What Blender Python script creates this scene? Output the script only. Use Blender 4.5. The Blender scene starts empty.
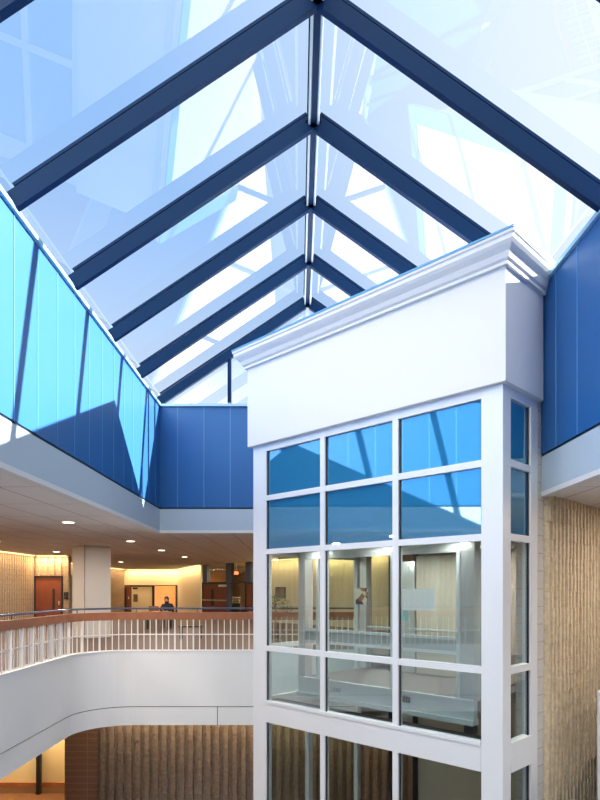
import bpy, bmesh, math, random
from mathutils import Vector, Matrix
random.seed(7)
S = bpy.context.scene
C = S.collection
PI = math.pi

# ------------------------------------------------------------------ camera
cam_d = bpy.data.cameras.new('camera'); cam = bpy.data.objects.new('camera', cam_d); C.objects.link(cam)
cam.location = (0, 0, 1.6); cam.rotation_euler = (PI/2, 0, 0)
cam_d.sensor_fit = 'HORIZONTAL'; cam_d.sensor_width = 36; cam_d.lens = 36
cam_d.shift_x = 2/600; cam_d.shift_y = 190/600; cam_d.clip_end = 500
S.camera = cam
S.view_settings.view_transform = 'Standard'; S.view_settings.look = 'None'
S.view_settings.gamma = 1; S.view_settings.use_curve_mapping = False
S.view_settings.exposure = 0.33
S.cycles.transparent_max_bounces = 32
S.cycles.max_bounces = 10; S.cycles.diffuse_bounces = 5; S.cycles.glossy_bounces = 5
S.cycles.sample_clamp_indirect = 6.0
S.cycles.caustics_reflective = False; S.cycles.caustics_refractive = False
S.cycles.use_denoising = True

# ------------------------------------------------------------------ sky and sun
SUN = Vector((1.0, 0.31, 0.565)).normalized()
w = bpy.data.worlds.new('sky'); S.world = w; w.use_nodes = True
nt = w.node_tree; nt.nodes.clear()
def N(t, tree=None, **k):
    n = (tree or nt).nodes.new(t)
    for a, b in k.items(): setattr(n, a, b)
    return n
L = nt.links.new
tc = N('ShaderNodeTexCoord')
dp = N('ShaderNodeVectorMath', operation='DOT_PRODUCT'); dp.inputs[1].default_value = SUN
L(tc.outputs['Generated'], dp.inputs[0])
mr = N('ShaderNodeMapRange', interpolation_type='SMOOTHSTEP'); mr.inputs[1].default_value = 0.25; mr.inputs[2].default_value = 0.85
L(dp.outputs['Value'], mr.inputs[0])
sp = N('ShaderNodeSeparateXYZ'); L(tc.outputs['Generated'], sp.inputs[0])
hz = N('ShaderNodeMapRange', interpolation_type='SMOOTHSTEP'); hz.inputs[1].default_value = 0.1; hz.inputs[2].default_value = 0.62
hz.inputs[3].default_value = 0.95; hz.inputs[4].default_value = 0.0
L(sp.outputs['Z'], hz.inputs[0])
mx = N('ShaderNodeMath', operation='MAXIMUM'); L(mr.outputs[0], mx.inputs[0]); L(hz.outputs[0], mx.inputs[1])
cm = N('ShaderNodeMix', data_type='RGBA'); L(mx.outputs[0], cm.inputs['Factor'])
cm.inputs['A'].default_value = (0.32, 0.53, 0.88, 1); cm.inputs['B'].default_value = (0.86, 0.92, 1.0, 1)
bgn = N('ShaderNodeBackground'); bgn.inputs['Strength'].default_value = 1.0
# added warm bright cloud bank, out of view, to light tower front and parapet
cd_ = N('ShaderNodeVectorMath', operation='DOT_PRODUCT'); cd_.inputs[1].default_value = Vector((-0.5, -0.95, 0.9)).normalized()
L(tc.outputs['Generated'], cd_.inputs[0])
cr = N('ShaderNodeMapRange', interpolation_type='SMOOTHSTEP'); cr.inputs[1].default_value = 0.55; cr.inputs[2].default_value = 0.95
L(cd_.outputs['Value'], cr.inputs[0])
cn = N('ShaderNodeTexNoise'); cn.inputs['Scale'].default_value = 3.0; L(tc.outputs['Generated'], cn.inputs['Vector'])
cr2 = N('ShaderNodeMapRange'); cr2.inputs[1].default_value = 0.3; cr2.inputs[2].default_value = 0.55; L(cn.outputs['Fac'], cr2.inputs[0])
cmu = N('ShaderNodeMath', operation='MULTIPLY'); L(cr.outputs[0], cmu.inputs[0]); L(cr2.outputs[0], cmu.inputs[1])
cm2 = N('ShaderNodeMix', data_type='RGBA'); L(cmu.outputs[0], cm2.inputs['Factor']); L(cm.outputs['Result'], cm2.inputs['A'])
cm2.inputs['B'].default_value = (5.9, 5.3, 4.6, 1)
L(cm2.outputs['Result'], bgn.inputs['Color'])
wo = N('ShaderNodeOutputWorld'); L(bgn.outputs[0], wo.inputs['Surface'])

sd = bpy.data.lights.new('sun', 'SUN'); sd.energy = 21.0; sd.angle = 0.0093; sd.color = (1.0, 0.95, 0.88)
so = bpy.data.objects.new('sun', sd); C.objects.link(so)
so.rotation_euler = SUN.to_track_quat('Z', 'Y').to_euler(); so.location = (20, 10, 20)

def area(name, loc, sx, sy, power, col, aim=(0, 0, -1)):
    d = bpy.data.lights.new(name, 'AREA'); d.shape = 'RECTANGLE'; d.size = sx; d.size_y = sy; d.energy = power; d.color = col
    o = bpy.data.objects.new(name, d); C.objects.link(o); o.location = loc
    o.rotation_euler = (-Vector(aim)).to_track_quat('Z', 'Y').to_euler()
    return o
WARM = (1.0, 0.70, 0.38); SOFT = (1.0, 0.88, 0.78)

# ------------------------------------------------------------------ materials
def mat(name, col, rough=0.5, metal=0.0, spec=0.5, bump=None, var=None, coat=0, emit=None, tint=None):
    m = bpy.data.materials.new(name); m.use_nodes = True; t = m.node_tree
    b = t.nodes['Principled BSDF']
    b.inputs['Base Color'].default_value = (*col, 1); b.inputs['Roughness'].default_value = rough
    b.inputs['Metallic'].default_value = metal; b.inputs['Specular IOR Level'].default_value = spec
    b.inputs['Coat Weight'].default_value = coat; b.inputs['Coat Roughness'].default_value = 0.08
    if tint: b.inputs['Specular Tint'].default_value = (*tint, 1)
    co = t.nodes.new('ShaderNodeTexCoord')
    if var:
        sc, amt = var
        n = t.nodes.new('ShaderNodeTexNoise'); n.inputs['Scale'].default_value = sc; n.inputs['Detail'].default_value = 4
        t.links.new(co.outputs['Object'], n.inputs['Vector'])
        mxx = t.nodes.new('ShaderNodeMix'); mxx.data_type = 'RGBA'
        mxx.inputs['A'].default_value = (*[c*(1-amt) for c in col], 1); mxx.inputs['B'].default_value = (*[min(1, c*(1+amt)) for c in col], 1)
        t.links.new(n.outputs['Fac'], mxx.inputs['Factor']); t.links.new(mxx.outputs['Result'], b.inputs['Base Color'])
    if bump:
        sc, st, dist = bump
        n = t.nodes.new('ShaderNodeTexNoise'); n.inputs['Scale'].default_value = sc; n.inputs['Detail'].default_value = 3
        t.links.new(co.outputs['Object'], n.inputs['Vector'])
        bp = t.nodes.new('ShaderNodeBump'); bp.inputs['Strength'].default_value = st; bp.inputs['Distance'].default_value = dist
        t.links.new(n.outputs['Fac'], bp.inputs['Height']); t.links.new(bp.outputs[0], b.inputs['Normal'])
    if emit:
        b.inputs['Emission Color'].default_value = (*emit[0], 1); b.inputs['Emission Strength'].default_value = emit[1]
    return m

def lines_mat(name, col, dark, px, py, wid, axes=('X', 'Y'), rough=0.8, noise=0.08, bump=0.0, nscale=18):
    """base colour with thin joint lines at a period along one or two object axes"""
    m = mat(name, col, rough); t = m.node_tree; b = t.nodes['Principled BSDF']
    co = t.nodes.new('ShaderNodeTexCoord'); se = t.nodes.new('ShaderNodeSeparateXYZ'); t.links.new(co.outputs['Object'], se.inputs[0])
    def line(ax, p):
        a = t.nodes.new('ShaderNodeMath'); a.operation = 'PINGPONG'; a.inputs[1].default_value = p/2
        t.links.new(se.outputs[ax], a.inputs[0])
        c = t.nodes.new('ShaderNodeMath'); c.operation = 'LESS_THAN'; c.inputs[1].default_value = wid/2
        t.links.new(a.outputs[0], c.inputs[0]); return c
    outs = []
    if px: outs.append(line(axes[0], px))
    if py: outs.append(line(axes[1], py))
    f = outs[0].outputs[0]
    if len(outs) == 2:
        mm = t.nodes.new('ShaderNodeMath'); mm.operation = 'MAXIMUM'
        t.links.new(outs[0].outputs[0], mm.inputs[0]); t.links.new(outs[1].outputs[0], mm.inputs[1]); f = mm.outputs[0]
    n = t.nodes.new('ShaderNodeTexNoise'); n.inputs['Scale'].default_value = nscale; n.inputs['Detail'].default_value = 5
    t.links.new(co.outputs['Object'], n.inputs['Vector'])
    v = t.nodes.new('ShaderNodeMix'); v.data_type = 'RGBA'
    v.inputs['A'].default_value = (*[c*(1-noise) for c in col], 1); v.inputs['B'].default_value = (*[min(1, c*(1+noise)) for c in col], 1)
    t.links.new(n.outputs['Fac'], v.inputs['Factor'])
    x = t.nodes.new('ShaderNodeMix'); x.data_type = 'RGBA'; t.links.new(f, x.inputs['Factor'])
    t.links.new(v.outputs['Result'], x.inputs['A']); x.inputs['B'].default_value = (*dark, 1)
    t.links.new(x.outputs['Result'], b.inputs['Base Color'])
    if bump:
        h = t.nodes.new('ShaderNodeMath'); h.operation = 'SUBTRACT'
        t.links.new(n.outputs['Fac'], h.inputs[0]); t.links.new(f, h.inputs[1])
        bp = t.nodes.new('ShaderNodeBump'); bp.inputs['Strength'].default_value = 0.9; bp.inputs['Distance'].default_value = bump
        t.links.new(h.outputs[0], bp.inputs['Height']); t.links.new(bp.outputs[0], b.inputs['Normal'])
    return m

def glass_mat(name, tint, ior=1.5, base=0.0, refl=(1, 1, 1)):
    m = bpy.data.materials.new(name); m.use_nodes = True; t = m.node_tree; t.nodes.clear()
    o = t.nodes.new('ShaderNodeOutputMaterial'); mxs = t.nodes.new('ShaderNodeMixShader')
    tr = t.nodes.new('ShaderNodeBsdfTransparent'); tr.inputs[0].default_value = (*tint, 1)
    gl = t.nodes.new('ShaderNodeBsdfGlossy'); gl.inputs['Roughness'].default_value = 0.0; gl.inputs[0].default_value = (*refl, 1)
    fr = t.nodes.new('ShaderNodeFresnel'); fr.inputs[0].default_value = ior
    geo = t.nodes.new('ShaderNodeNewGeometry')
    # the pane is a thin sheet: the front face carries the whole reflection
    ad = t.nodes.new('ShaderNodeMath'); ad.operation = 'ADD'; ad.inputs[1].default_value = base; ad.use_clamp = True
    t.links.new(fr.outputs[0], ad.inputs[0])
    iv = t.nodes.new('ShaderNodeMath'); iv.operation = 'SUBTRACT'; iv.inputs[0].default_value = 1.0
    t.links.new(geo.outputs['Backfacing'], iv.inputs[1])
    mu = t.nodes.new('ShaderNodeMath'); mu.operation = 'MULTIPLY'
    t.links.new(ad.outputs[0], mu.inputs[0]); t.links.new(iv.outputs[0], mu.inputs[1])
    t.links.new(mu.outputs[0], mxs.inputs[0]); t.links.new(tr.outputs[0], mxs.inputs[1]); t.links.new(gl.outputs[0], mxs.inputs[2])
    t.links.new(mxs.outputs[0], o.inputs[0])
    return m

def emis(name, col, st):
    m = bpy.data.materials.new(name); m.use_nodes = True; t = m.node_tree; t.nodes.clear()
    o = t.nodes.new('ShaderNodeOutputMaterial'); e = t.nodes.new('ShaderNodeEmission')
    e.inputs[0].default_value = (*col, 1); e.inputs[1].default_value = st; t.links.new(e.outputs[0], o.inputs[0]); return m

def spandrel_mat():
    m = bpy.data.materials.new('blue_spandrel_glass'); m.use_nodes = True; t = m.node_tree; t.nodes.clear()
    o = t.nodes.new('ShaderNodeOutputMaterial'); mxs = t.nodes.new('ShaderNodeMixShader'); mxs.inputs[0].default_value = 0.36
    d = t.nodes.new('ShaderNodeBsdfDiffuse'); d.inputs[0].default_value = (0.025, 0.22, 0.42, 1)
    g = t.nodes.new('ShaderNodeBsdfGlossy'); g.inputs[0].default_value = (0.75, 0.95, 1.0, 1); g.inputs['Roughness'].default_value = 0.0
    t.links.new(d.outputs[0], mxs.inputs[1]); t.links.new(g.outputs[0], mxs.inputs[2]); t.links.new(mxs.outputs[0], o.inputs[0]); return m

M = {
 'blue': mat('blue_metal_panel', (0.020, 0.125, 0.36), 0.42, spec=0.6, bump=(0.7, 0.05, 0.05), tint=(0.7, 0.88, 1.0)),
 'seam': mat('seam_highlight', (0.10, 0.30, 0.60), 0.4),  # highlight along the seams put into a paler colour
 'rafter': mat('navy_painted_steel', (0.004, 0.020, 0.075), 0.45, spec=0.15, tint=(0.3, 0.7, 1)),
 'ridge': mat('grey_ridge_metal', (0.55, 0.62, 0.66), 0.35, 0.2),
 'skyglass': glass_mat('skylight_glass', (0.94, 0.965, 0.985), 1.6, 0.04),
 'glass': glass_mat('clear_tower_glass', (0.88, 0.93, 0.92), 1.6, 0.14),
 'cabglass': glass_mat('clear_car_glass', (0.92, 0.97, 0.96), 1.45, 0.02),
 'doorglass': glass_mat('door_glass', (0.85, 0.88, 0.85), 1.45, 0.0),
 'spandrel': spandrel_mat(),
 'white': mat('white_plaster', (0.80, 0.80, 0.80), 0.7, bump=(6, 0.03, 0.01)),
 'frame': mat('pale_anodised_frame', (0.84, 0.86, 0.87), 0.4, 0.05),
 'fascia': mat('pale_grey_fascia', (0.50, 0.60, 0.68), 0.6),
 'gap': mat('dark_reveal', (0.02, 0.03, 0.04), 0.6),
 'parapet': mat('white_painted_parapet', (0.86, 0.88, 0.90), 0.6, bump=(2, 0.04, 0.02)),
 'ceiling': lines_mat('ceiling_panel', (0.86, 0.85, 0.85), (0.30, 0.27, 0.26), 0.86, 1.72, 0.018, rough=0.9, noise=0.03),
 'ceil_low': mat('plain_soffit', (0.6, 0.58, 0.56), 0.8),
 'floor': mat('brown_carpet', (0.09, 0.052, 0.036), 0.6, var=(3, 0.2)),
 'lowfloor': mat('dark_red_tile', (0.16, 0.08, 0.05), 0.4, var=(2, 0.2)),
 'brick_pale': mat('pale_split_block', (0.72, 0.61, 0.43), 0.9, var=(14, 0.35), bump=(30, 0.9, 0.02)),
 'brick_warm': lines_mat('warm_split_block', (0.34, 0.25, 0.17), (0.26, 0.19, 0.12), None, 0.2, 0.012, ('X', 'Z'), noise=0.4, bump=0.02, nscale=12),
 'brick_low': mat('brown_split_block', (0.42, 0.35, 0.30), 0.9, var=(10, 0.5), bump=(22, 0.9, 0.03)),
 'brick_flat': lines_mat('flat_brown_block', (0.34, 0.22, 0.16), (0.46, 0.34, 0.26), 0.9, 0.19, 0.02, ('X', 'Z'), noise=0.3),
 'cream': mat('cream_plaster', (0.78, 0.68, 0.48), 0.8),
 'orange': mat('orange_plaster', (0.80, 0.42, 0.16), 0.8, var=(1.2, 0.25)),
 'column': mat('pale_column_concrete', (0.66, 0.65, 0.62), 0.7, bump=(8, 0.05, 0.01)),
 'wood': mat('red_brown_wood', (0.34, 0.13, 0.065), 0.4, var=(5, 0.25)),
 'doorwood': mat('cherry_door_wood', (0.20, 0.055, 0.03), 0.35, var=(4, 0.2)),
 'rail': mat('slate_blue_handrail', (0.09, 0.12, 0.20), 0.3, 0.3),
 'baluster': mat('white_steel_bar', (0.86, 0.86, 0.86), 0.5),
 'dark': mat('dark_steel', (0.03, 0.03, 0.035), 0.4, 0.3),
 'steelblue': mat('slate_blue_post', (0.06, 0.10, 0.20), 0.5),
 'silver': mat('brushed_silver', (0.70, 0.73, 0.75), 0.28, 0.75, var=(3, 0.12)),
 'silver_pale': mat('pale_silver', (0.72, 0.78, 0.80), 0.35, 0.3),
 'carfloor': mat('car_floor', (0.18, 0.15, 0.15), 0.5),
 'paper': mat('white_paper', (0.95, 0.97, 0.97), 0.7),
 'teal': mat('teal_card', (0.25, 0.62, 0.60), 0.7),
 'beige': mat('beige_wall', (0.62, 0.52, 0.40), 0.8),
 'lamp': emis('downlight_glow', (1.0, 0.86, 0.66), 6.0),
 'cove': emis('cove_tube_glow', (1.0, 0.70, 0.28), 3.0),
 'red': emis('red_sign_glow', (1.0, 0.16, 0.05), 3.0),
 'leaf': mat('leaf_green', (0.06, 0.16, 0.03), 0.6, var=(8, 0.3)),
 'pot': mat('clay_pot', (0.3, 0.14, 0.08), 0.7),
 'cloth': mat('dark_jacket', (0.02, 0.02, 0.03), 0.8),
 'skin': mat('skin', (0.55, 0.33, 0.22), 0.6),
 'hair': mat('dark_hair', (0.02, 0.012, 0.01), 0.6),
 'canvas': mat('picture_print', (0.12, 0.10, 0.08), 0.6, var=(9, 0.9)),
}
def sticker_mat():
    m = mat('patterned_sticker', (0.3, 0.25, 0.2), 0.6); t = m.node_tree
    co = t.nodes.new('ShaderNodeTexCoord'); v = t.nodes.new('ShaderNodeTexVoronoi'); v.inputs['Scale'].default_value = 9
    r = t.nodes.new('ShaderNodeValToRGB'); r.color_ramp.interpolation = 'CONSTANT'
    e = r.color_ramp.elements; e[0].color = (0.03, 0.03, 0.03, 1); e[1].position = 0.6; e[1].color = (0.75, 0.68, 0.5, 1)
    a = e.new(0.35); a.color = (0.3, 0.16, 0.08, 1)
    t.links.new(co.outputs['Object'], v.inputs['Vector']); t.links.new(v.outputs['Color'], r.inputs[0])
    t.links.new(r.outputs[0], t.nodes['Principled BSDF'].inputs['Base Color']); return m
M['sticker'] = sticker_mat()

# ------------------------------------------------------------------ mesh helpers
class MB:
    def __init__(s): s.b = bmesh.new()
    def box(s, x0, x1, y0, y1, z0, z1):
        vs = [s.b.verts.new((x, y, z)) for z in (z0, z1) for y in (y0, y1) for x in (x0, x1)]
        for f in ((0, 2, 3, 1), (4, 5, 7, 6), (0, 1, 5, 4), (2, 6, 7, 3), (0, 4, 6, 2), (1, 3, 7, 5)):
            s.b.faces.new([vs[i] for i in f])
        return s
    def prism(s, pts, z0, z1):
        lo = [s.b.verts.new((p[0], p[1], z0)) for p in pts]; hi = [s.b.verts.new((p[0], p[1], z1)) for p in pts]
        n = len(pts); s.b.faces.new(lo[::-1]); s.b.faces.new(hi)
        for i in range(n): s.b.faces.new([lo[i], lo[(i+1) % n], hi[(i+1) % n], hi[i]])
        return s
    def slab(s, pts, d):
        """polygon in 3D thickened by vector d"""
        d = Vector(d); a = [s.b.verts.new(p) for p in pts]; c = [s.b.verts.new(Vector(p)+d) for p in pts]
        n = len(pts); s.b.faces.new(a[::-1]); s.b.faces.new(c)
        for i in range(n): s.b.faces.new([a[i], a[(i+1) % n], c[(i+1) % n], c[i]])
        return s
    def bar(s, p, q, w, h, up=(0, 0, 1)):
        """box beam from p to q, width w (sideways), height h hanging below the line"""
        p = Vector(p); q = Vector(q); d = (q-p).normalized(); side = d.cross(Vector(up)).normalized(); u = side.cross(d).normalized()
        a = [p+side*w/2, p-side*w/2, p-side*w/2-u*h, p+side*w/2-u*h]
        s.slab(a, q-p); return s
    def tube(s, pts, r, n=10):
        pts = [Vector(p) for p in pts]; rings = []
        for i, p in enumerate(pts):
            d = (pts[min(i+1, len(pts)-1)]-pts[max(i-1, 0)]).normalized()
            ref = Vector((0, 0, 1)) if abs(d.z) < 0.9 else Vector((1, 0, 0))
            a = d.cross(ref).normalized(); c = a.cross(d)
            rings.append([s.b.verts.new(p+(a*math.cos(2*PI*k/n)+c*math.sin(2*PI*k/n))*r) for k in range(n)])
        for i in range(len(rings)-1):
            for k in range(n): s.b.faces.new([rings[i][k], rings[i][(k+1) % n], rings[i+1][(k+1) % n], rings[i+1][k]])
        s.b.faces.new(rings[0][::-1]); s.b.faces.new(rings[-1]); return s
    def lathe(s, c, prof, n=20):
        rings = [[s.b.verts.new((c[0]+r*math.cos(2*PI*k/n), c[1]+r*math.sin(2*PI*k/n), c[2]+z)) for k in range(n)] for r, z in prof]
        for i in range(len(rings)-1):
            for k in range(n): s.b.faces.new([rings[i][k], rings[i][(k+1) % n], rings[i+1][(k+1) % n], rings[i+1][k]])
        s.b.faces.new(rings[0][::-1]); s.b.faces.new(rings[-1]); return s
    def sweep(s, path, prof):
        """prof: closed list of (n, z); path 2D points; n measured to the left of travel"""
        P = [Vector((p[0], p[1])) for p in path]; rings = []
        for i, p in enumerate(P):
            d0 = (p-P[i-1]).normalized() if i else None
            d1 = (P[i+1]-p).normalized() if i < len(P)-1 else None
            if d0 is None: d0 = d1
            if d1 is None: d1 = d0
            n0 = Vector((-d0.y, d0.x)); n1 = Vector((-d1.y, d1.x)); m_ = (n0+n1).normalized(); k = 1/max(0.3, m_.dot(n0))
            rings.append([s.b.verts.new((p.x+m_.x*k*a, p.y+m_.y*k*a, z)) for a, z in prof])
        c = len(prof)
        for i in range(len(rings)-1):
            for j in range(c): s.b.faces.new([rings[i][j], rings[i][(j+1) % c], rings[i+1][(j+1) % c], rings[i+1][j]])
        s.b.faces.new(rings[0][::-1]); s.b.faces.new(rings[-1]); return s
    def ribs(s, p, q, z0, z1, sp, dep, back=0.15):
        """ribbed block wall from p to q; ribs stand out to the RIGHT of travel"""
        p = Vector(p); q = Vector(q); ln = (q-p).length; d = (q-p)/ln; nr = Vector((d.y, -d.x)); n = max(1, int(ln/sp)); sp = ln/n
        prof = []
        for i in range(n):
            a = i*sp
            prof += [(a, 0), (a+sp*0.28, 0), (a+sp*0.38, dep), (a+sp*0.90, dep)]
        prof.append((ln, 0))
        pts = [p+d*a+nr*h for a, h in prof]+[q-nr*back, p-nr*back]
        return s.prism([(v.x, v.y) for v in pts], z0, z1)

def split_ribs(p, q, z0, z1, sp, dep, course, jit=0.012, back=0.15):
    m = MB(); p = Vector(p); q = Vector(q); ln = (q-p).length; d = (q-p)/ln; nr = Vector((d.y, -d.x)); n = int(ln/sp); sp = ln/n
    m.prism([tuple(p), tuple(q), tuple(q-nr*back), tuple(p-nr*back)], z0, z1)
    rnd = random.Random(3); z = z0
    while z < z1-0.02:
        zt = min(z1, z+course-0.006)
        for i in range(n):
            h = dep+rnd.uniform(-jit, jit); a = (i+0.38)*sp; b = (i+0.98)*sp
            pts = [p+d*a, p+d*(a+0.012)+nr*h, p+d*(b-0.02)+nr*(h+rnd.uniform(-jit, jit)), p+d*b]
            m.prism([tuple(v) for v in pts], z, zt)
        z += course
    return m
ORG = {}
def setp(o, label=None, cat=None, group=None, kind=None):
    if label: o['label'] = label
    if cat: o['category'] = cat
    if group: o['group'] = group
    if kind: o['kind'] = kind
    return o
def obj(name, mb, m, parent=None, local=False, smooth=False, bevel=0, **tags):
    me = bpy.data.meshes.new(name); bmesh.ops.recalc_face_normals(mb.b, faces=mb.b.faces); mb.b.to_mesh(me); mb.b.free()
    me.materials.append(m if not isinstance(m, str) else M[m]); o = bpy.data.objects.new(name, me); C.objects.link(o)
    if smooth:
        for f in me.polygons: f.use_smooth = True
    if parent:
        o.parent = parent
        if not local: o.location = -ORG.get(parent.name, Vector())
    ORG[o.name] = Vector()
    if bevel:
        b = o.modifiers.new('edge', 'BEVEL'); b.width = bevel; b.segments = 2; b.limit_method = 'ANGLE'
    return setp(o, **tags)
def thing(name, loc, label, cat, group=None, rz=0):
    o = bpy.data.objects.new(name, None); C.objects.link(o); o.location = loc; o.rotation_euler = (0, 0, rz); ORG[o.name] = Vector(loc)
    return setp(o, label, cat, group)
def struct(name, mb, m, **k): return obj(name, mb, m, kind='structure', **k)
def copy_tree(o, parent=None):
    c = o.copy(); C.objects.link(c)
    if parent: c.parent = parent
    for ch in list(o.children): copy_tree(ch, c)
    return c

# ================================================================== STRUCTURE
XL, XR, XC, YB, YN = -3.47, 3.72, 0.24, 15.05, -8.2
CEIL, FB, FT, WT = 3.08, 3.63, 3.67, 6.20
# floors ---------------------------------------------------------------
R0 = 1.2; PX, PY = -5.2, 14.75
def rail_path(off=0.0, y0=-10.0, x1=1.55, seg=12):
    r = R0+off; pts = [(PX-off, y0)]
    for k in range(seg+1):
        a = PI-k*(PI/2)/seg
        pts.append((PX+R0+r*math.cos(a), PY-R0+r*math.sin(a)))
    pts.append((x1, PY+off)); return pts
edge = rail_path(0.1)
poly = [(-13.2, -10)]+[(-5.3, -10)]+edge+[(9.2, PY+0.1), (9.2, 48), (-13.2, 48)]
struct('floor', MB().prism(poly, -0.3, 0.0), 'floor')
struct('ceiling_lower_storey', MB().prism(poly, -1.70, -1.55), 'ceil_low')
struct('floor_near', MB().box(-5.3, 4.6, -1.6, -0.45, -0.3, 0.0), 'floor')
struct('floor_side', MB().prism([(4.6, -10), (9.2, -10), (9.2, 14.4), (4.6, 8.9)], -0.3, 0.0), 'floor')
struct('floor_lower_storey', MB().prism([(-13.2, -10), (-5.2, -10), (-5.2, 15.5), (4.5, 15.5), (4.5, -10), (9.2, -10), (9.2, 24), (-13.2, 24)], -5.1, -4.9), 'lowfloor')
struct('floor_atrium', MB().box(-5.2, 4.5, -10, 15.5, -5.1, -4.9), mat('pale_bounce_floor', (0.80, 0.80, 0.80), 0.5, var=(12, 0.05)))  # unseen floor made pale to bounce daylight up onto the ceiling
# ceilings -------------------------------------------------------------
cb = MB().box(-13.2, XL-0.15, -10, 48, CEIL, CEIL+0.5).box(XR+0.15, 9.2, -10, YB+0.15, CEIL, CEIL+0.5)
cb.box(XL-0.15, 9.2, YB+0.15, 48, CEIL, CEIL+0.5).box(XL-0.15, XR+0.15, -10, YN-0.15, CEIL, CEIL+0.5)
struct('ceiling', cb, 'ceiling')
# outer walls ----------------------------------------------------------
struct('wall_near', MB().box(-13.2, 9.2, -10.2, -10, -5.1, CEIL), 'beige')
struct('wall_right', MB().box(9.2, 9.4, -10, 48, -5.1, CEIL), 'beige')
struct('wall_lower_left', MB().box(-13.4, -13.2, -10, 24, -5.1, -0.3), 'brick_flat')
# blue atrium walls with panel seams
def seamed(name, x0, x1, y0, y1, along, face):
    m = MB().box(x0, x1, y0, y1, FT, WT)
    o = struct(name, m, 'blue')
    s = MB(); k = 0
    if along == 'y':
        y = y0+0.35
        while y < y1-0.1:
            s.box(face-0.006, face+0.006, y-0.008, y+0.008, FT, WT); y += 0.66
    else:
        x = x0+0.6
        while x < x1-0.1:
            s.box(x-0.008, x+0.008, face-0.006, face+0.006, FT, WT); x += 0.66
    obj('panel_seam', s, 'seam', o)
    return o
seamed('wall_left', XL-0.15, XL, YN, YB, 'y', XL)
seamed('wall_atrium_right', XR, XR+0.15, YN, YB, 'y', XR)
seamed('wall_back', XL-0.15, XR+0.15, YB, YB+0.15, 'x', YB)
struct('wall_atrium_near', MB().box(XL-0.15, XR+0.15, YN-0.15, YN, CEIL, WT), 'blue')
# dark reveal, fascia, lip under the blue walls
ring = [(XL, YN), (XL, YB), (XR, YB), (XR, YN)]
def ring_sweep(prof): return MB().sweep(ring, prof)
struct('trim_1', ring_sweep([(0.02, FB), (0.02, FT), (0.15, FT), (0.15, FB)]), 'gap')
struct('trim_2', ring_sweep([(0, CEIL+0.02), (0, FB), (0.15, FB), (0.15, CEIL+0.02)]), 'fascia')
struct('trim_3', ring_sweep([(-0.0, CEIL-0.05), (-0.0, CEIL+0.02), (0.16, CEIL+0.02), (0.16, CEIL-0.05)]), 'white')
struct('trim_4', ring_sweep([(-0.05, WT), (-0.05, WT+0.06), (0.18, WT+0.06), (0.18, WT)]), mat('pale_blue_coping', (0.35, 0.62, 0.78), 0.35))
# upper wing walls -------------------------------------------------------
struct('wall_far_left', MB().ribs((-11.45, -10), (-11.45, 25.9), 0, CEIL, 0.20, 0.05), 'brick_warm')
B0, B1 = (-11.45, 26.0), (-9.9, 26.0)
struct('wall_door_left', MB().ribs(B0, (-9.9, 26.0), 2.22, CEIL, 0.26, 0.06).ribs((-10.18, 26.0), (-9.9, 26.0), 0, 2.22, 0.26, 0.06).box(-11.6, -9.9, 26.1, 26.4, 0, 2.22), 'brick_warm')
struct('wall_corridor', MB().ribs((-12.6, 26.3), (-12.6, 43.4), 0, CEIL, 0.26, 0.05), 'brick_warm')
struct('wall_far_back', MB().box(-12.95, -8.7, 43.5, 43.7, 1.9, CEIL), 'cream')
def diag(p, q, th=0.2):
    p = Vector(p); q = Vector(q); d = (q-p).normalized(); n = Vector((-d.y, d.x))*th
    return [tuple(p), tuple(q), tuple(q+n), tuple(p+n)]
struct('wall_diagonal', MB().prism(diag((-8.75, 43.6), (-5.75, 35.6)), 0, CEIL), 'cream')
struct('wall_behind_tower', MB().prism(diag((-2.35, 31.3), (3.6, 23.8)), 0, CEIL), 'cream')
struct('wall_back_right', MB().box(3.6, 9.2, 23.8, 24.0, 0, CEIL), 'beige')
struct('wall_building_end', MB().box(-13.2, 9.2, 47.8, 48, 0, CEIL), 'beige')
struct('wall_room_left', MB().box(-13.0, -5.2, 47.5, 47.7, 0, CEIL), 'orange')
# lower storey walls -------------------------------------------------------
struct('wall_lower_back', split_ribs((-6.0, 18.0), (4.5, 18.0), -4.9, -1.7, 0.26, 0.11, 0.20), 'brick_low')
struct('wall_lower_flat', MB().box(-6.98, -6.0, 17.95, 19.2, -4.9, -1.7), 'brick_flat')
struct('wall_lower_room', MB().box(-13.2, -6.98, 19.2, 19.4, -4.9, -1.7), 'cream')
struct('baseboard_lower', MB().box(-13.2, -6.98, 19.15, 19.2, -4.68, -4.55), 'wood')
struct('trim_15', MB().box(-8.32, -8.2, 19.05, 19.2, -4.9, -1.7), 'dark')
# right block wall continuing the tower flank at 45 degrees
r2 = math.sqrt(.5)
def T(u, v, z=None):
    x = 2.83+(v-u)*r2; y = 8.29+(u+v)*r2
    return (x, y) if z is None else (x, y, z)
struct('wall_block_pier', MB().prism([T(0.0, 1.15), T(0.0, 1.34), T(0.35, 1.34), T(0.35, 1.15)], -4.9, 4.46), lines_mat('pale_flat_block', (0.60, 0.58, 0.54), (0.40, 0.37, 0.33), None, 0.27, 0.012, ('X', 'Z'), noise=0.2, bump=0.01))
struct('wall_block_right', split_ribs(T(0.02, 1.34), T(0.02, 6.5), -4.9, CEIL, 0.15, 0.07, 0.27, 0.007), 'brick_pale')

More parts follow.
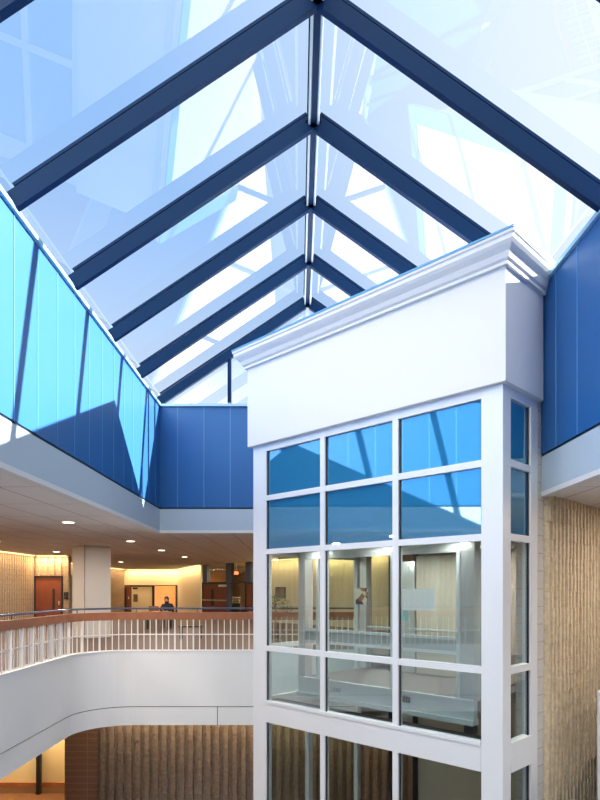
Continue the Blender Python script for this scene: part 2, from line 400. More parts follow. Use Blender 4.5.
# ================================================================== SKYLIGHT
RZ, EZ = 8.95, 6.46
sky = thing('skylight_roof', (XC, YB, WT+0.1), 'gabled glass skylight with navy steel rafters spanning above the blue walls', 'skylight')
ys = [YB-1.935*k for k in range(0, 13)]
def slope(side, t, dz=0): # t 0 ridge, 1 eave
    x = XC+(XL-XC if side < 0 else XR-XC)*t; return x, RZ+(EZ-RZ)*t+dz
for side in (-1, 1):
    nrm = Vector((RZ-EZ, 0, abs(XL-XC))).normalized(); nrm.x *= side
    for i, y in enumerate(ys):
        x0, z0 = slope(side, 0.0); x1, z1 = slope(side, 1.0)
        xe, ze = slope(side, 1.04)
        m = MB().bar((x0, y, z0), (xe, y, ze), 0.09, 0.22)
        r = obj('rafter', m, 'rafter', sky)
        obj('pressure_cap', MB().bar((x0+side*0.12, y, slope(side, 0.035)[1]+0.075), (x1, y, z1+0.075), 0.07, 0.04), 'rafter', r)
        if i < len(ys)-1:
            ya, yb = y-0.03, ys[i+1]+0.03
            p = [(x0+side*0.05, ya, z0+0.02), (x1, ya, z1+0.05), (x1, yb, z1+0.05), (x0+side*0.05, yb, z0+0.02)]
            obj('glass_pane', MB().slab(p, nrm*0.02), 'skyglass', sky)
obj('ridge_beam', MB().box(XC-0.04, XC+0.04, ys[-1], YB, RZ-0.20, RZ+0.05).box(XC-0.10, XC+0.10, ys[-1], YB, RZ+0.05, RZ+0.09), 'rafter', sky)
obj('ridge_rod', MB().tube([(XC-0.065, ys[-1], RZ-0.20), (XC-0.065, YB, RZ-0.20)], 0.02).tube([(XC+0.065, ys[-1], RZ-0.20), (XC+0.065, YB, RZ-0.20)], 0.02), 'ridge', sky)
for x in (-1.72, XC, 2.1):
    t = abs(x-XC)/(XC-XL if x < XC else XR-XC) if x != XC else 0
    obj('gable_mullion', MB().box(x-0.045, x+0.045, YB-0.03, YB+0.07, WT+0.1, RZ+(EZ-RZ)*t-0.15), 'rafter' if x != XC else 'ridge', sky)
obj('gable_glass', MB().slab([(XL+0.05, YB+0.1, WT+0.1), (XR-0.05, YB+0.1, WT+0.1), (XR-0.05, YB+0.1, EZ), (XC, YB+0.1, RZ-0.03), (XL+0.05, YB+0.1, EZ)], (0, 0.02, 0)), 'skyglass', sky)
obj('gable_glass', MB().slab([(XL+0.05, YN, WT+0.1), (XR-0.05, YN, WT+0.1), (XR-0.05, YN, EZ), (XC, YN, RZ-0.03), (XL+0.05, YN, EZ)], (0, 0.02, 0)), 'skyglass', sky)
obj('eave_glass', MB().box(XL-0.03, XL-0.01, ys[-1], YB, WT+0.06, EZ+0.02), 'skyglass', sky)
obj('eave_glass', MB().box(XR+0.01, XR+0.03, ys[-1], YB, WT+0.06, EZ+0.02), 'skyglass', sky)

# ================================================================== ELEVATOR TOWER
tw = thing('elevator_tower', T(2.6, 2.0, -4.9), 'glass elevator tower with white framing and a white cornice box on top', 'elevator tower')
def TP(u0, u1, v0, v1): return [T(u0, v0), T(u1, v0), T(u1, v1), T(u0, v1)]
def tb(u0, u1, v0, v1, z0, z1, mb=None): return (mb or MB()).prism(TP(u0, u1, v0, v1), z0, z1)
U = [0.0, 0.327, 1.81, 3.39, 4.89, 5.27]
ZB, Z = -4.9, [4.46, 4.37, 3.40, 2.35, 0.46, -0.56, -0.98]
XW = XR-0.02; YW = YB-0.02
# upper box
def cap_poly(o):
    a = T(-o, -o); lf = T(5.27+o, -o)
    k = XW-a[0]
    return [a, (XW, a[1]+k), (XW, YW), (lf[0]+(YW-lf[1]), YW), lf]
box_ = obj('upper_box', MB().prism(cap_poly(0.08), 4.46, 6.08), 'white', tw)
prof = [(-0.0, 6.02), (0.05, 6.02), (0.05, 6.06), (0.08, 6.09), (0.11, 6.16), (0.17, 6.22), (0.20, 6.26), (0.20, 6.31), (0.22, 6.33), (0.22, 6.37), (0.0, 6.37)]
cp = cap_poly(0.08)
path = [cp[3], cp[4], cp[0], (cp[1][0]-0.02, cp[1][1]-0.02)]
# path travels so that outside is to the right: mirror the profile sign
obj('cornice', MB().sweep(path, [(-a, z) for a, z in prof]), 'white', tw)
obj('roof_deck', MB().prism(cap_poly(0.0), 6.1, 6.36), 'white', tw)
obj('roof_flashing', MB().sweep(path, [(-0.23, 6.37), (-0.23, 6.40), (0.06, 6.40), (0.06, 6.37)]), mat('blue_flashing', (0.10, 0.36, 0.62), 0.3), tw)
# posts
obj('corner_post', MB().prism([T(0, 0), T(0.327, 0), T(0.327, 0.14), T(0.14, 0.247), T(0, 0.247)], ZB, 4.46), 'frame', tw, bevel=0.008)
obj('corner_post', tb(4.89, 5.27, 0, 0.16, ZB, 4.46), 'frame', tw, bevel=0.008)
obj('corner_post', tb(0, 0.14, 0.9, 1.14, ZB, 4.46), 'frame', tw, bevel=0.008)
FZ = [(ZB, Z[6]), (Z[5], Z[0])]
for u in (U[2], U[3]):
    for a, b in FZ: obj('mullion', tb(u-0.055, u+0.055, 0.0, 0.12, a, b), 'frame', tw)
for z in Z[1:5]:
    h = 0.05
    for i in range(1, 4):
        a = U[i]+(0.055 if i > 1 else 0); b = U[i+1]-(0.055 if i < 3 else 0)
        obj('transom', tb(a, b, 0.005, 0.11, z-h, z+h if z != Z[1] else Z[0]), 'frame', tw)
    obj('transom', tb(0.005, 0.12, 0.247, 0.9, z-h, z+h if z != Z[1] else Z[0]), 'frame', tw)
obj('spandrel_band', tb(0.327, 4.89, -0.01, 0.12, Z[6], Z[5]), 'frame', tw)
obj('spandrel_band', tb(-0.01, 0.12, 0.247, 0.9, Z[6], Z[5]), 'frame', tw)
obj('band_lip', tb(0.327, 4.89, -0.03, -0.01, Z[5]-0.05, Z[5]), 'frame', tw)
# panes: front and flank
zr = [(Z[2]+0.05, Z[1]-0.05, 1), (Z[3]+0.05, Z[2]-0.05, 1), (Z[4]+0.05, Z[3]-0.05, 0), (Z[5], Z[4]-0.05, 0), (ZB+0.1, Z[6], 0)]
for a, b, blue in zr:
    for i in range(1, 4):
        ua = U[i]+(0.055 if i > 1 else 0); ub = U[i+1]-(0.055 if i < 3 else 0)
        obj('spandrel_pane' if blue else 'glass_pane', tb(ua, ub, 0.055, 0.075, a, b), 'spandrel' if blue else 'glass', tw)
        obj('gasket', tb(ua, ua+0.018, 0.03, 0.055, a, b), 'dark', tw)
        obj('gasket', tb(ub-0.018, ub, 0.03, 0.055, a, b), 'dark', tw)
    obj('spandrel_pane' if blue else 'glass_pane', tb(0.055, 0.075, 0.247, 0.9, a, b), 'spandrel' if blue else 'glass', tw)
    obj('gasket', tb(0.03, 0.055, 0.87, 0.9, a, b), 'dark', tw)
# far flank (towards the back balcony): glazed in two bays
for v in (1.55, 3.2):
    obj('mullion', tb(5.16, 5.27, v-0.06, v+0.06, ZB, 4.46), 'frame', tw)
for v0, v1 in ((0.16, 1.49), (1.61, 3.14)):
    for z in (2.35, 0.46):
        obj('transom', tb(5.17, 5.26, v0, v1, z-0.05, z+0.05), 'frame', tw)
    obj('spandrel_band', tb(5.15, 5.27, v0, v1, Z[6], Z[5]), 'frame', tw)
    for a, b in ((0.51, 2.30), (-0.56, 0.41), (ZB+0.1, Z[6])):
        obj('glass_pane', tb(5.20, 5.22, v0, v1, a, b), 'cabglass', tw)
    obj('spandrel_pane', tb(5.19, 5.22, v0, v1, 2.40, 4.46), 'spandrel', tw)
obj('added_shaft_slab', MB().prism([T(0.14, 0.14), T(5.1, 0.14), T(5.1, 3.2), T(0.14, 3.2)], 2.42, 2.55), 'ceil_low', tw)  # added slab that keeps skylight out of the shaft
obj('shaft_wall', MB().prism(TP(0.16, 3.55, 3.25, 3.4), ZB, 2.42), 'beige', tw)
obj('shaft_side_wall', MB().prism(TP(0.12, 0.2, 1.2, 3.25), ZB, 2.42), 'silver_pale', tw)
obj('shaft_door_frame', MB().prism(TP(3.55, 3.65, 3.2, 3.4), ZB, 2.42).prism(TP(4.2, 4.3, 3.2, 3.4), ZB, 2.42), 'dark', tw)
for u in (1.1, 2.6, 4.1):  # added fill lamps that brighten the notices and car front
    obj('added_shaft_lamp', MB().lathe(T(u, 0.36, 2.39), [(0.06, 0), (0.07, 0.03)]), 'lamp', tw)
    area('shaft_fill_light', T(u, 0.36, 2.37), 0.12, 0.12, 5, (1, 0.96, 0.9))
obj('pit_ledge', MB().prism(TP(0.2, 5.1, 0.14, 0.5), -0.72, -0.60), 'dark', tw)

# elevator car ---------------------------------------------------------------
car = thing('elevator_car', T(2.7, 1.6, -0.5), 'silver framed glass elevator car standing inside the white tower', 'elevator car')
V0, V1, A0, A1 = 0.62, 2.75, 0.77, 4.61
obj('base_frame', tb(A0, A1, V0, V0+0.1, -0.42, -0.12).prism(TP(A0, A1, V0-0.05, V0+0.14), -0.5, -0.42).prism(TP(A0, A1, V0-0.03, V0), -0.15, -0.11), 'silver_pale', car)
obj('floor_platform', tb(A0, A1, V0+0.1, V1, -0.30, -0.14), 'carfloor', car)
for (u0, u1) in ((A0, A0+0.24), (A1-0.18, A1)):
    for (v0, v1) in ((V0, V0+0.2), (V1-0.2, V1)):
        obj('corner_post', tb(u0, u1, v0, v1, -0.12, 2.36), 'silver', car)
for z0, z1 in ((0.57, 0.62), (0.80, 0.85), (2.2, 2.36)):
    obj('front_rail', tb(A0+0.24, A1-0.18, V0, V0+0.06, z0, z1), 'silver_pale', car)
obj('kick_panel', tb(A0+0.24, A1-0.18, V0+0.02, V0+0.04, 0.62, 0.80), mat('ribbed_grey_panel', (0.45, 0.5, 0.52), 0.4, 0.3), car)
for u in (1.05, 2.33, 4.1):
    obj('stile', tb(u-0.03, u+0.03, V0, V0+0.06, -0.12, 2.2), 'silver_pale', car)
for u0, u1 in ((1.08, 2.30), (2.36, 4.07)):
    obj('glass_panel', tb(u0, u1, V0+0.02, V0+0.035, -0.11, 0.57), 'cabglass', car)
    obj('glass_panel', tb(u0, u1, V0+0.02, V0+0.035, 0.85, 2.2), 'cabglass', car)
v_ = MB()
for k in range(6): v_.prism(TP(1.95+k*0.045, 1.965+k*0.045, V0-0.04, V0-0.0), -0.30, -0.20)
obj('vent_grille', v_, 'dark', car)
v_ = MB()
for k in range(3): v_.prism(TP(3.5+k*0.06, 3.54+k*0.06, V0-0.04, V0-0.0), -0.30, -0.23)
obj('vent_grille', v_, 'silver', car)
obj('handrail', MB().tube([T(A0+0.3, V1-0.3, 0.8), T(A1-0.3, V1-0.3, 0.8)], 0.025), 'silver', car)
obj('back_panel', tb(A0+0.24, 3.2, V1-0.08, V1-0.02, -0.12, 2.3), mat('warm_grey_laminate', (0.48, 0.42, 0.36), 0.4), car)
obj('door_leaf', tb(3.25, 3.8, V1-0.07, V1-0.03, -0.12, 2.2), 'silver', car)
obj('door_leaf', tb(3.85, 4.35, V1-0.07, V1-0.03, -0.12, 2.2), 'cabglass', car)
obj('roof_panel', tb(A0, A1, V0, V1, 2.36, 2.41), 'silver_pale', car)
for u in (1.3, 2.6, 3.9):
    obj('ceiling_lamp', MB().lathe(T(u, 1.7, 2.33), [(0.09, 0), (0.1, 0.03)]), 'lamp', car)
    area('car_lamp', T(u, 1.7, 2.31), 0.15, 0.15, 28, (1, 0.93, 0.85))
obj('guide_shoe', tb(A0-0.03, A0+0.12, V0-0.1, V0+0.05, -0.62, -0.5), 'dark', car)
# notices stuck to the car glass
n1 = tb(1.468, 2.157, V0-0.006, V0+0.0, 1.26, 1.62)
setp(obj('notice_sheet', n1, 'paper'), 'blank white paper notice taped to the elevator car glass', 'notice')
setp(obj('notice_card', tb(1.99, 2.157, V0-0.006, V0+0.0, 1.08, 1.25), 'teal'), 'small teal card taped below the white paper notice', 'card')
setp(obj('poster', tb(2.85, 3.13, V0-0.006, V0+0.0, 1.34, 1.64), 'sticker'), 'small patterned dark poster stuck on the elevator car glass', 'poster')

# ================================================================== BALCONY
struct('wall_parapet', MB().sweep(rail_path(), [(0, -1.26), (0, 0.09), (0.2, 0.09), (0.2, -1.26)]), 'parapet')
struct('wall_parapet_skirt', MB().sweep(rail_path(), [(0.006, -1.72), (0.006, -1.28), (0.2, -1.28), (0.2, -1.72)]), 'parapet')
struct('trim_5', MB().sweep(rail_path(), [(0.02, -1.281), (0.02, -1.259), (0.18, -1.259), (0.18, -1.281)]), 'gap')
struct('trim_6', MB().sweep(rail_path(), [(-0.012, 0.09), (-0.012, 0.115), (0.212, 0.115), (0.212, 0.09)]), 'white')
struct('trim_7', MB().box(-1.99, -1.975, PY-0.003, PY+0.02, -1.72, -1.28), 'gap')
# right-hand parapet end
rp = [(4.44, -10), (4.44, 8.88)]+[(4.54-0.1*math.cos(a), 8.88+0.1*math.sin(a)) for a in (PI/6, PI/3, PI/2)]+[(4.66, 8.98), (4.66, -10)]
struct('wall_parapet_right', MB().prism(rp, -1.72, 0.1), 'parapet')
rl = thing('balcony_railing', (PX-0.1, PY-3, 0.115), 'long balcony railing of white bars under a red-brown board and slate handrail', 'railing')
RO = 0.1
def along(step, off, y0=6.6, x1=1.45):
    r = R0+off; segs = [((PY-R0)-y0), r*PI/2, x1-(PX+R0)]; tot = sum(segs); s = 0; out = []
    while s < tot:
        if s < segs[0]: out.append(((PX-off, y0+s), PI/2))
        elif s < segs[0]+segs[1]:
            a = PI-(s-segs[0])/r; out.append(((PX+R0+r*math.cos(a), PY-R0+r*math.sin(a)), a-PI/2))
        else: out.append(((PX+R0+s-segs[0]-segs[1], PY+off), 0))
        s += step
    return out
thin = None; flat = None
for i, ((x, y), a) in enumerate(along(0.153, RO)):
    if i % 3 == 2:
        if not flat:
            flat = obj('flat_post', MB().box(-0.011, 0.011, -0.04, 0.04, 0, 0.76), 'baluster', rl, local=True); o = flat
        else: o = flat.copy(); C.objects.link(o)
    else:
        if not thin:
            thin = obj('baluster', MB().tube([(0, 0, 0), (0, 0, 0.76)], 0.0125, 8), 'baluster', rl, local=True); o = thin
        else: o = thin.copy(); C.objects.link(o)
    o.location = Vector((x, y, 0.115))-ORG[rl.name]; o.rotation_euler = (0, 0, a)
def spath(off): return [(x, y) for x, y in rail_path(off, y0=-1.0, x1=1.5)]
obj('middle_rail', MB().sweep(spath(RO-0.012), [(0, 0.49), (0, 0.515), (0.024, 0.515), (0.024, 0.49)]), 'baluster', rl)
obj('wood_board', MB().sweep(spath(RO-0.035), [(0, 0.86), (0, 1.05), (0.075, 1.05), (0.075, 0.86)]), 'wood', rl, bevel=0.008)
obj('handrail', MB().tube([(x, y, 1.145) for x, y in rail_path(RO, y0=-1.0, x1=1.5)], 0.024, 10), 'rail', rl, smooth=True)
for (x, y), a in along(1.5, RO): obj('handrail_bracket', MB().tube([(x, y, 1.05), (x, y, 1.13)], 0.012, 8), 'rail', rl)

# column ---------------------------------------------------------------------
cx, cy, hs = -7.02, 20.4, 0.66
col = thing('column', (cx, cy, 0), 'pale square concrete column set cornerwise behind the balcony railing', 'column')
obj('shaft', MB().prism([(cx-hs, cy), (cx, cy-hs), (cx+hs, cy), (cx, cy+hs)], 0, CEIL), 'column', col, bevel=0.02)
obj('joint_line', MB().prism([(cx-0.006, cy-hs-0.002), (cx+0.006, cy-hs-0.002), (cx+0.006, cy-hs+0.02), (cx-0.006, cy-hs+0.02)], 0, CEIL), 'gap', col)

# ================================================================== DOORS
def door(name, p, q, h, leaf_m='doorwood', lite=None, handle=True, bar=None, closer=False, z0=0.0, frame='dark'):
    """wood door between plan points p (left) and q (right), facing the camera"""
    p = Vector(p); q = Vector(q); d = (q-p).normalized(); n = Vector((d.y, -d.x)); W_ = (q-p).length
    def bx(a0, a1, n0, n1, za, zb, mb=None):
        pts = [p+d*a0+n*n0, p+d*a1+n*n0, p+d*a1+n*n1, p+d*a0+n*n1]
        return (mb or MB()).prism([tuple(v) for v in pts], z0+za, z0+zb)
    fr = bx(0, 0.06, -0.08, 0.04, 0, h); bx(W_-0.06, W_, -0.08, 0.04, 0, h, fr); bx(0.06, W_-0.06, -0.08, 0.04, h-0.06, h, fr)
    o = struct(name, fr, frame)
    lf = obj('door_leaf', bx(0.06, W_-0.06, -0.05, 0.0, 0.01, h-0.06), leaf_m, o)
    if lite: obj('vision_pane', bx(lite[0], lite[1], 0.0, 0.012, lite[2], lite[3]), 'dark', o)
    if handle: obj('door_handle', bx(W_-0.16, W_-0.12, 0.0, 0.06, 0.95, 1.12), 'silver', o)
    if bar: obj('push_bar', bx(0.12, W_-0.12, 0.0, 0.06, 0.98, 1.05), 'silver', o)
    if closer: obj('door_closer', bx(W_*0.68, W_-0.1, 0.0, 0.08, h-0.22, h-0.1), 'silver_pale', o)
    return o
door('door_1', (-11.42, 26.0), (-10.2, 26.0), 2.2, lite=(0.78, 0.88, 0.75, 1.65))
f0 = Vector((-5.65, 35.4)); f1 = Vector((-2.35, 31.3)); fd = (f1-f0).normalized(); fl = (f1-f0).length; fn = Vector((fd.y, -fd.x))
def FP(a): return tuple(f0+fd*a)
sA = [0.0, 0.33, 2.15, 2.6, 3.6, fl]   # positions along the screen
door('door_2', FP(0.02), FP(2.84), 2.0, lite=(1.0, 1.3, 0.7, 1.65), handle=False, bar=True, closer=True)
door('door_3', FP(4.57), FP(fl), 2.0, handle=False)
def fbox(a0, a1, n0, n1, z0, z1, mb=None):
    pts = [f0+fd*a0+fn*n0, f0+fd*a1+fn*n0, f0+fd*a1+fn*n1, f0+fd*a0+fn*n1]
    return (mb or MB()).prism([tuple(v) for v in pts], z0, z1)
sc_ = MB(); fbox(0.2, 0.72, -0.1, 0.1, 2.0, CEIL, sc_); fbox(2.78, 3.3, -0.1, 0.1, 2.0, CEIL, sc_); fbox(4.71, 5.2, -0.1, 0.1, 2.0, CEIL, sc_)
fbox(2.86, 3.1, -0.1, 0.1, 0, 2.0, sc_)
wn = struct('window_1', sc_, 'steelblue')
obj('window_frame', fbox(0.05, 5.2, -0.06, 0.06, 1.98, 2.06), 'dark', wn)
obj('glass_pane', fbox(0.72, 2.78, -0.01, 0.01, 2.08, CEIL), 'doorglass', wn); obj('glass_pane', fbox(3.3, 4.71, -0.01, 0.01, 2.08, CEIL), 'doorglass', wn)
obj('glass_pane', fbox(3.1, 4.55, -0.01, 0.01, 0.0, 2.0), 'doorglass', wn)
# room behind the screen
pr = [tuple(f0+fd*a+fn*n) for a, n in ((-0.5, -3.4), (6.0, -3.4), (6.0, -3.6), (-0.5, -3.6))]
struct('wall_room_right', MB().prism(pr, 0, 2.6), mat('tan_plaster', (0.50, 0.30, 0.16), 0.7))
struct('wall_room_right_upper', MB().prism(pr, 2.6, CEIL), 'cream')
pr2 = [tuple(f0+fd*a+fn*n) for a, n in ((6.0, -0.1), (6.2, -0.1), (6.2, -3.6), (6.0, -3.6))]
struct('wall_room_side', MB().prism(pr2, 0, CEIL), 'cream')
bench_p = fbox(2.9, 3.9, -3.3, -3.2, 0.2, 2.3); setp(obj('wall_panel', bench_p, mat('tan_panel', (0.5, 0.30, 0.17), 0.7)), 'tan wall panel seen through the glass of the far entrance screen', 'wall panel')
# far door group on wall_far_back
door('door_4', (-12.92, 43.45), (-12.12, 43.45), 1.9, lite=(0.3, 0.5, 0.1, 1.7), frame='wood')
door('door_5', (-12.12, 43.45), (-10.5, 43.45), 1.9, leaf_m='cream', frame='dark', handle=False)
struct('trim_8', MB().box(-10.5, -10.4, 43.4, 43.55, 0, 1.9).box(-8.86, -8.76, 43.4, 43.55, 0, 1.9).box(-12.9, -8.76, 43.38, 43.5, 1.9, 1.95), 'dark')

# ================================================================== RECESSED DOWNLIGHTS
def downlight(x, y, z, label, group, power=22, lit=True):
    t = thing('recessed_downlight', (x, y, z), label, 'ceiling light', group)
    obj('trim_ring', MB().lathe((0, 0, 0), [(0.13, -0.012), (0.15, -0.006), (0.15, 0.0)], 20), 'white', t, local=True)
    obj('lens', MB().lathe((0, 0, 0), [(0.115, -0.016), (0.12, -0.012)], 20), 'lamp', t, local=True)
    return t
proto = downlight(-5.0, 13.06, CEIL, 'round white recessed downlight, first of the row beside the blue atrium edge', 'ceiling downlights')
def dl(x, y, label, z=CEIL):
    c = copy_tree(proto); c.location = (x, y, z); c['label'] = label; return c
spots = [(-5.05, 18.1, 'round recessed downlight in the ceiling just past the pale column towards the atrium'),
         (-5.05, 22.2, 'round recessed downlight third along the row nearest the atrium'),
         (-5.05, 26.7, 'small round recessed downlight fourth along the row nearest the atrium'),
         (-9.1, 18.1, 'round recessed downlight in the outer ceiling row at the picture edge'),
         (-9.3, 23.1, 'round recessed downlight between the wooden door and the pale column'),
         (-9.3, 31.5, 'faint round recessed downlight near the cream far wall'),
         (-5.0, 8.6, 'round recessed downlight above the near end of the balcony'),
         (-9.1, 13.1, 'round recessed downlight above the near wing, outer row'),
         (-0.9, 22.2, 'round recessed downlight behind the elevator tower')]
allsp = [(-5.0, 13.06)]
for x, y, lb in spots:
    dl(x, y, lb); allsp.append((x, y))
for x, y in allsp:
    area('downlight_lamp', (x, y, CEIL-0.03), 0.2, 0.2, 75, SOFT)
for x, y in ((-7.5, 5.0), (-7.5, 10.0), (-1.5, 18.5), (3.0, 19.0), (6.5, 4.0), (6.5, 9.0)):
    area('downlight_lamp', (x, y, CEIL-0.03), 0.2, 0.2, 75, SOFT)

# coves (tube light along the wall heads)
def cove(name, p, q, power, inset=0.28):
    p = Vector(p); q = Vector(q); d = (q-p); ln = d.length; d /= ln; n = Vector((d.y, -d.x)); c = (p+q)/2+n*inset
    a = area('cove_lamp', (c.x, c.y, CEIL-0.03), ln-0.1, 0.08, power, WARM)
    a.rotation_euler = (0, 0, math.atan2(d.y, d.x))
    pts = [p+n*0.06+d*0.05, p+n*0.16+d*0.05, q+n*0.16-d*0.05, q+n*0.06-d*0.05]
    struct(name, MB().prism([tuple(v) for v in pts], CEIL-0.03, CEIL-0.002), 'cove')
cove('trim_9', (-11.45, 12), (-11.45, 25.8), 150)
cove('trim_10', (-11.3, 26.0), (-9.95, 26.0), 50)
cove('trim_11', (-12.6, 28), (-12.6, 43), 130)
cove('trim_12', (-12.4, 43.5), (-8.9, 43.5), 50)
cove('trim_13', (-8.75, 43.6), (-5.75, 35.6), 95)
cove('trim_14', (-2.2, 31.1), (3.6, 23.8), 90)
c_ = f0+fd*2.5-fn*1.8
area('room_lamp', (c_.x, c_.y, CEIL-0.05), 3.0, 1.5, 220, (1, 0.72, 0.38))
area('room_lamp', (-9.5, 45.5, CEIL-0.05), 3.0, 1.5, 130, (1, 0.62, 0.28))
area('room_lamp', (-9.6, 18.6, -1.78), 5.0, 0.2, 220, (1, 0.72, 0.34), (0, 0.45, -1))
area('lower_wall_lamp', (-1.0, 17.35, -1.75), 9.5, 0.15, 60, WARM, (0, 0.5, -1))

# ================================================================== FAR DETAILS
# bench in front of the cream diagonal wall
bn = thing('bench', (-3.5, 19.6, 0), 'low dark bench standing behind the balcony railing near the cream wall', 'bench')
obj('seat', MB().box(-3.87, -3.12, 19.4, 19.8, 0.39, 0.44), 'dark', bn, bevel=0.01)
for x in (-3.83, -3.20):
    for y in (19.43, 19.73): obj('leg', MB().box(x, x+0.03, y, y+0.03, 0, 0.39), 'dark', bn)
# call box by door 1
cbx = thing('call_panel', (-9.98, 25.9, 1.35), 'small dark call panel on the ribbed wall beside the wooden door', 'wall panel')
obj('cover', MB().box(-10.1, -9.92, 25.86, 25.94, 1.32, 1.52), 'dark', cbx)
obj('cover', MB().box(-10.1, -9.92, 25.85, 25.94, 1.22, 1.29), 'dark', cbx)
# board with notices on the open cream door
bd = thing('door_poster', (-11.8, 43.38, 1.0), 'small dark poster hung low on the lit cream door', 'poster')
obj('sheet', MB().box(-11.9, -11.6, 43.38, 43.4, 0.75, 1.3), 'canvas', bd)
obj('door_sign', MB().box(-11.95, -11.6, 43.37, 43.4, 1.66, 1.78), 'dark').__setitem__('label', 'small dark sign near the top of the lit cream door')
bpy.data.objects['door_sign']['category'] = 'sign'
# exit sign glowing red in screen
ex = thing('exit_sign', (*FP(2.26), 2.55), 'small glowing red exit sign behind the glass above the entrance', 'sign')
q = f0+fd*2.26-fn*0.9
obj('lamp_face', MB().box(q.x-0.13, q.x+0.13, q.y-0.03, q.y+0.03, 2.48, 2.66), 'red', ex)
obj('stem', MB().box(q.x-0.015, q.x+0.015, q.y-0.015, q.y+0.015, 2.66, CEIL), 'dark', ex)
# bowls/stools beyond the glass
def stool(a, n, label):
    p = f0+fd*a-fn*n; t = thing('cafe_chair', (p.x, p.y, 0), label, 'chair')
    x, y = p.x, p.y
    obj('seat', MB().lathe((x, y, 0.62), [(0.2, 0), (0.24, 0.03), (0.22, 0.08)], 16), 'wood', t)
    obj('backrest', MB().tube([(x-0.22, y+0.1, 0.66), (x-0.2, y+0.2, 1.0), (x, y+0.25, 1.08), (x+0.2, y+0.2, 1.0), (x+0.22, y+0.1, 0.66)], 0.03, 8), 'dark', t, smooth=True)
    for sx, sy in ((-1, -1), (1, -1), (-1, 1), (1, 1)):
        obj('leg', MB().tube([(x+sx*0.15, y+sy*0.15, 0.62), (x+sx*0.22, y+sy*0.22, 0)], 0.02, 6), 'dark', t)
stool(3.4, 1.15, 'dark bentwood high chair behind the entrance glass')
tb_ = thing('service_cart', (*FP(2.5), 0), 'small cart with pale stacked trays behind the entrance glass', 'cart')
pc = f0+fd*2.5-fn*0.7
obj('body', MB().box(pc.x-0.28, pc.x+0.28, pc.y-0.2, pc.y+0.2, 0.08, 0.85), 'dark', tb_)
for k in range(3): obj('tray', MB().box(pc.x-0.25, pc.x+0.25, pc.y-0.2, pc.y+0.2, 0.87+k*0.14, 0.91+k*0.14), 'paper', tb_)
for k in range(2): obj('upright', MB().box(pc.x-0.02+(-0.2 if k else 0.2), pc.x+0.02+(-0.2 if k else 0.2), pc.y+0.14, pc.y+0.18, 0.85, 1.2), 'dark', tb_)
# framed picture and plant seen through the tower
def wp(px, off):  # point on wall_behind_tower line at image column px
    k = (px-298)/600; p = Vector((-2.35, 31.3)); d = Vector((5.95, -7.5)).normalized()
    s = (k*p.y-p.x)/(d.x-k*d.y); n = Vector((d.y, -d.x)); return p+d*s+n*off, d, n
p, d, n = wp(281, 0.03)
pf = thing('framed_picture', (p.x, p.y, 1.2), 'small dark framed picture on the cream wall seen through the tower glass', 'picture')
fr = MB().prism([tuple(p-d*0.4-n*0.025), tuple(p+d*0.4-n*0.025), tuple(p+d*0.4+n*0.02), tuple(p-d*0.4+n*0.02)], 1.2, 1.75)
obj('frame', fr, 'dark', pf)
obj('print', MB().prism([tuple(p-d*0.32+n*0.02), tuple(p+d*0.32+n*0.02), tuple(p+d*0.32+n*0.03), tuple(p-d*0.32+n*0.03)], 1.28, 1.67), 'canvas', pf)
pl = thing('potted_shrub', (-0.75, 20.0, 0), 'leafy green potted shrub behind the railing, seen through the tower glass', 'plant')
obj('pot', MB().lathe((-0.75, 20.0, 0), [(0.2, 0), (0.3, 0.45), (0.32, 0.5), (0.27, 0.5), (0.26, 0.44)], 16), 'pot', pl)
obj('stem', MB().tube([(-0.75, 20, 0.42), (-0.72, 20.02, 0.8), (-0.78, 19.98, 1.15)], 0.03, 6), 'wood', pl)
lv = MB()
for k in range(420):
    a = random.uniform(0, 2*PI); b = random.uniform(-0.6, PI/2); r = 0.55*random.random()**0.35
    c = Vector((-0.75+r*math.cos(a)*math.cos(b)*1.1, 20+r*math.sin(a)*math.cos(b), 1.0+r*math.sin(b)*0.7))
    d = Vector((random.uniform(-1, 1), random.uniform(-1, 1), random.uniform(-0.2, 1))).normalized(); s = d.cross(Vector((0.3, 0.2, 1))).normalized()*0.022; l_ = 0.10
    vs = [lv.b.verts.new(c), lv.b.verts.new(c+d*l_*0.5+s), lv.b.verts.new(c+d*l_), lv.b.verts.new(c+d*l_*0.5-s)]; lv.b.faces.new(vs)
obj('foliage', lv, 'leaf', pl)

# desk and seated person in the orange room
DX, DY = -5.42, 25.0
dk = thing('cafe_table', (DX-0.25, DY-0.85, 0), 'small table with a sheet of paper in front of the seated person in dark jacket', 'table')
obj('top', MB().box(DX-0.75, DX+0.30, DY-1.22, DY-0.60, 0.70, 0.735), 'wood', dk)
for x in (DX-0.72, DX+0.22):
    for y in (DY-1.12, DY-0.62): obj('leg', MB().box(x, x+0.05, y, y+0.05, 0, 0.70), 'dark', dk)
setp(obj('paper_sheet', MB().box(DX-0.42, DX-0.18, DY-1.0, DY-0.7, 0.736, 0.742), 'paper'), 'white sheet of paper on the table before the seated person', 'paper')
def chair(x, y, name, label, m, sgn):
    c = thing(name, (x, y, 0), label, 'chair')
    obj('seat', MB().box(x-0.22, x+0.22, y-0.2, y+0.22, 0.36, 0.41), m, c, bevel=0.01)
    yb = y+sgn*0.24
    obj('backrest', MB().box(x-0.21, x+0.21, yb-0.02, yb+0.02, 0.55, 0.93), m, c, bevel=0.01)
    for k in (-1, 1): obj('back_post', MB().box(x+k*0.18-0.015, x+k*0.18+0.015, yb-0.015, yb+0.015, 0.36, 0.55), 'dark', c)
    for a in (-0.2, 0.17):
        for b in (-0.18, 0.17): obj('leg', MB().box(x+a, x+a+0.03, y+b, y+b+0.03, 0, 0.36), 'dark', c)
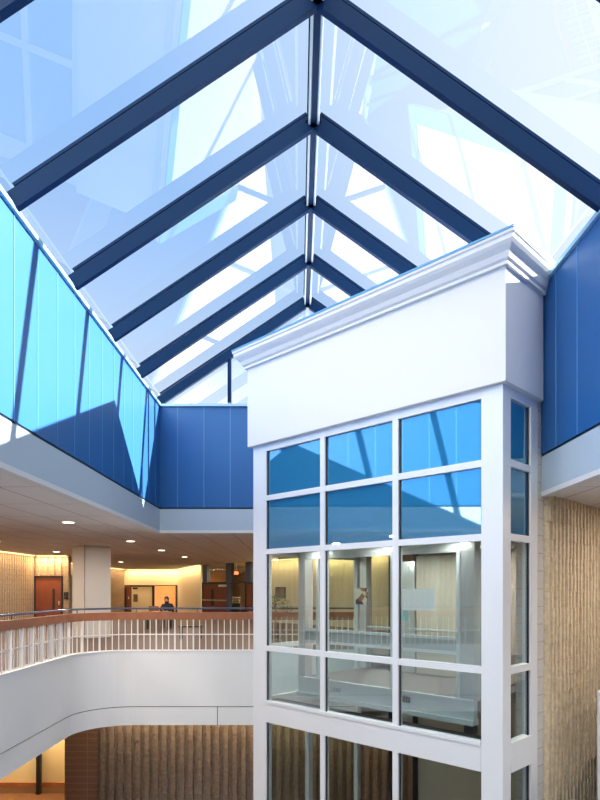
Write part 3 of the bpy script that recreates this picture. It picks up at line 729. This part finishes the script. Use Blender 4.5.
chair(DX, DY+0.02, 'cafe_chair', 'dark chair under the person seated by the far doorway', 'dark', 1)
chair(DX-0.62, DY-0.12, 'cafe_chair', 'empty red-brown wooden chair beside the seated person', 'wood', 1)
def person(x, y):
    J = {'pel': (0, 0, .56, .15), 'wst': (0, -.03, .75, .14), 'chs': (0, -.08, .98, .17), 'nck': (0, -.12, 1.14, .06), 'hd': (-.02, -.17, 1.24, .09), 'tp': (-.02, -.17, 1.34, .085),
         'sl': (.2, -.1, 1.06, .06), 'el': (.27, -.28, .84, .045), 'hl': (.08, -.48, .80, .035), 'sr': (-.2, -.1, 1.06, .06), 'er': (-.27, -.28, .84, .045), 'hr': (-.08, -.48, .80, .035),
         'kl': (.14, -.42, .52, .08), 'al': (.14, -.44, .1, .045), 'fl': (.14, -.6, .045, .04), 'kr': (-.14, -.42, .52, .08), 'ar': (-.14, -.44, .1, .045), 'fr': (-.14, -.6, .045, .04)}
    E = [('pel', 'wst'), ('wst', 'chs'), ('chs', 'nck'), ('nck', 'hd'), ('hd', 'tp'), ('chs', 'sl'), ('sl', 'el'), ('el', 'hl'), ('chs', 'sr'), ('sr', 'er'), ('er', 'hr'), ('pel', 'kl'), ('kl', 'al'), ('al', 'fl'), ('pel', 'kr'), ('kr', 'ar'), ('ar', 'fr')]
    ks = list(J); me = bpy.data.meshes.new('person'); me.from_pydata([J[k][:3] for k in ks], [(ks.index(a), ks.index(b)) for a, b in E], [])
    o = bpy.data.objects.new('person', me); C.objects.link(o); o.location = (x, y, 0); o.scale = (0.95, 0.95, 0.93)
    s = o.modifiers.new('skin', 'SKIN'); o.modifiers.new('sub', 'SUBSURF').levels = 1
    for i, k in enumerate(ks): me.skin_vertices[0].data[i].radius = (J[k][3], J[k][3])
    me.skin_vertices[0].data[0].use_root = True
    me.materials.append(M['cloth'])
    h = obj('face', MB().lathe((0-.02, -.18, 1.18), [(0.03, 0), (0.075, 0.04), (0.088, 0.11), (0.08, 0.17), (0.05, 0.22), (0.01, 0.24)], 14), 'skin', o, local=True, smooth=True)
    obj('hair', MB().lathe((0-.02, -.16, 1.24), [(0.085, 0), (0.105, 0.07), (0.095, 0.14), (0.06, 0.19), (0.01, 0.205)], 14), 'hair', o, local=True, smooth=True)
    for sx in (-1, 1):
        hm = MB()
        hm.lathe((sx*.07, -.50, .785), [(0.02, 0), (0.035, 0.015), (0.02, 0.035)], 8)
        for f in range(4): hm.tube([(sx*.07-.03+f*.02, -.52, .80), (sx*.07-.03+f*.02, -.58, .795), (sx*.07-.03+f*.02, -.60, .78)], 0.008, 6)
        hm.tube([(sx*.04, -.50, .80), (sx*.02, -.54, .79)], 0.009, 6)
        obj('hand', hm, 'skin', o, local=True)
    setp(o, 'person in a dark jacket seated at a small table before the orange doorway', 'person')
person(DX, DY)
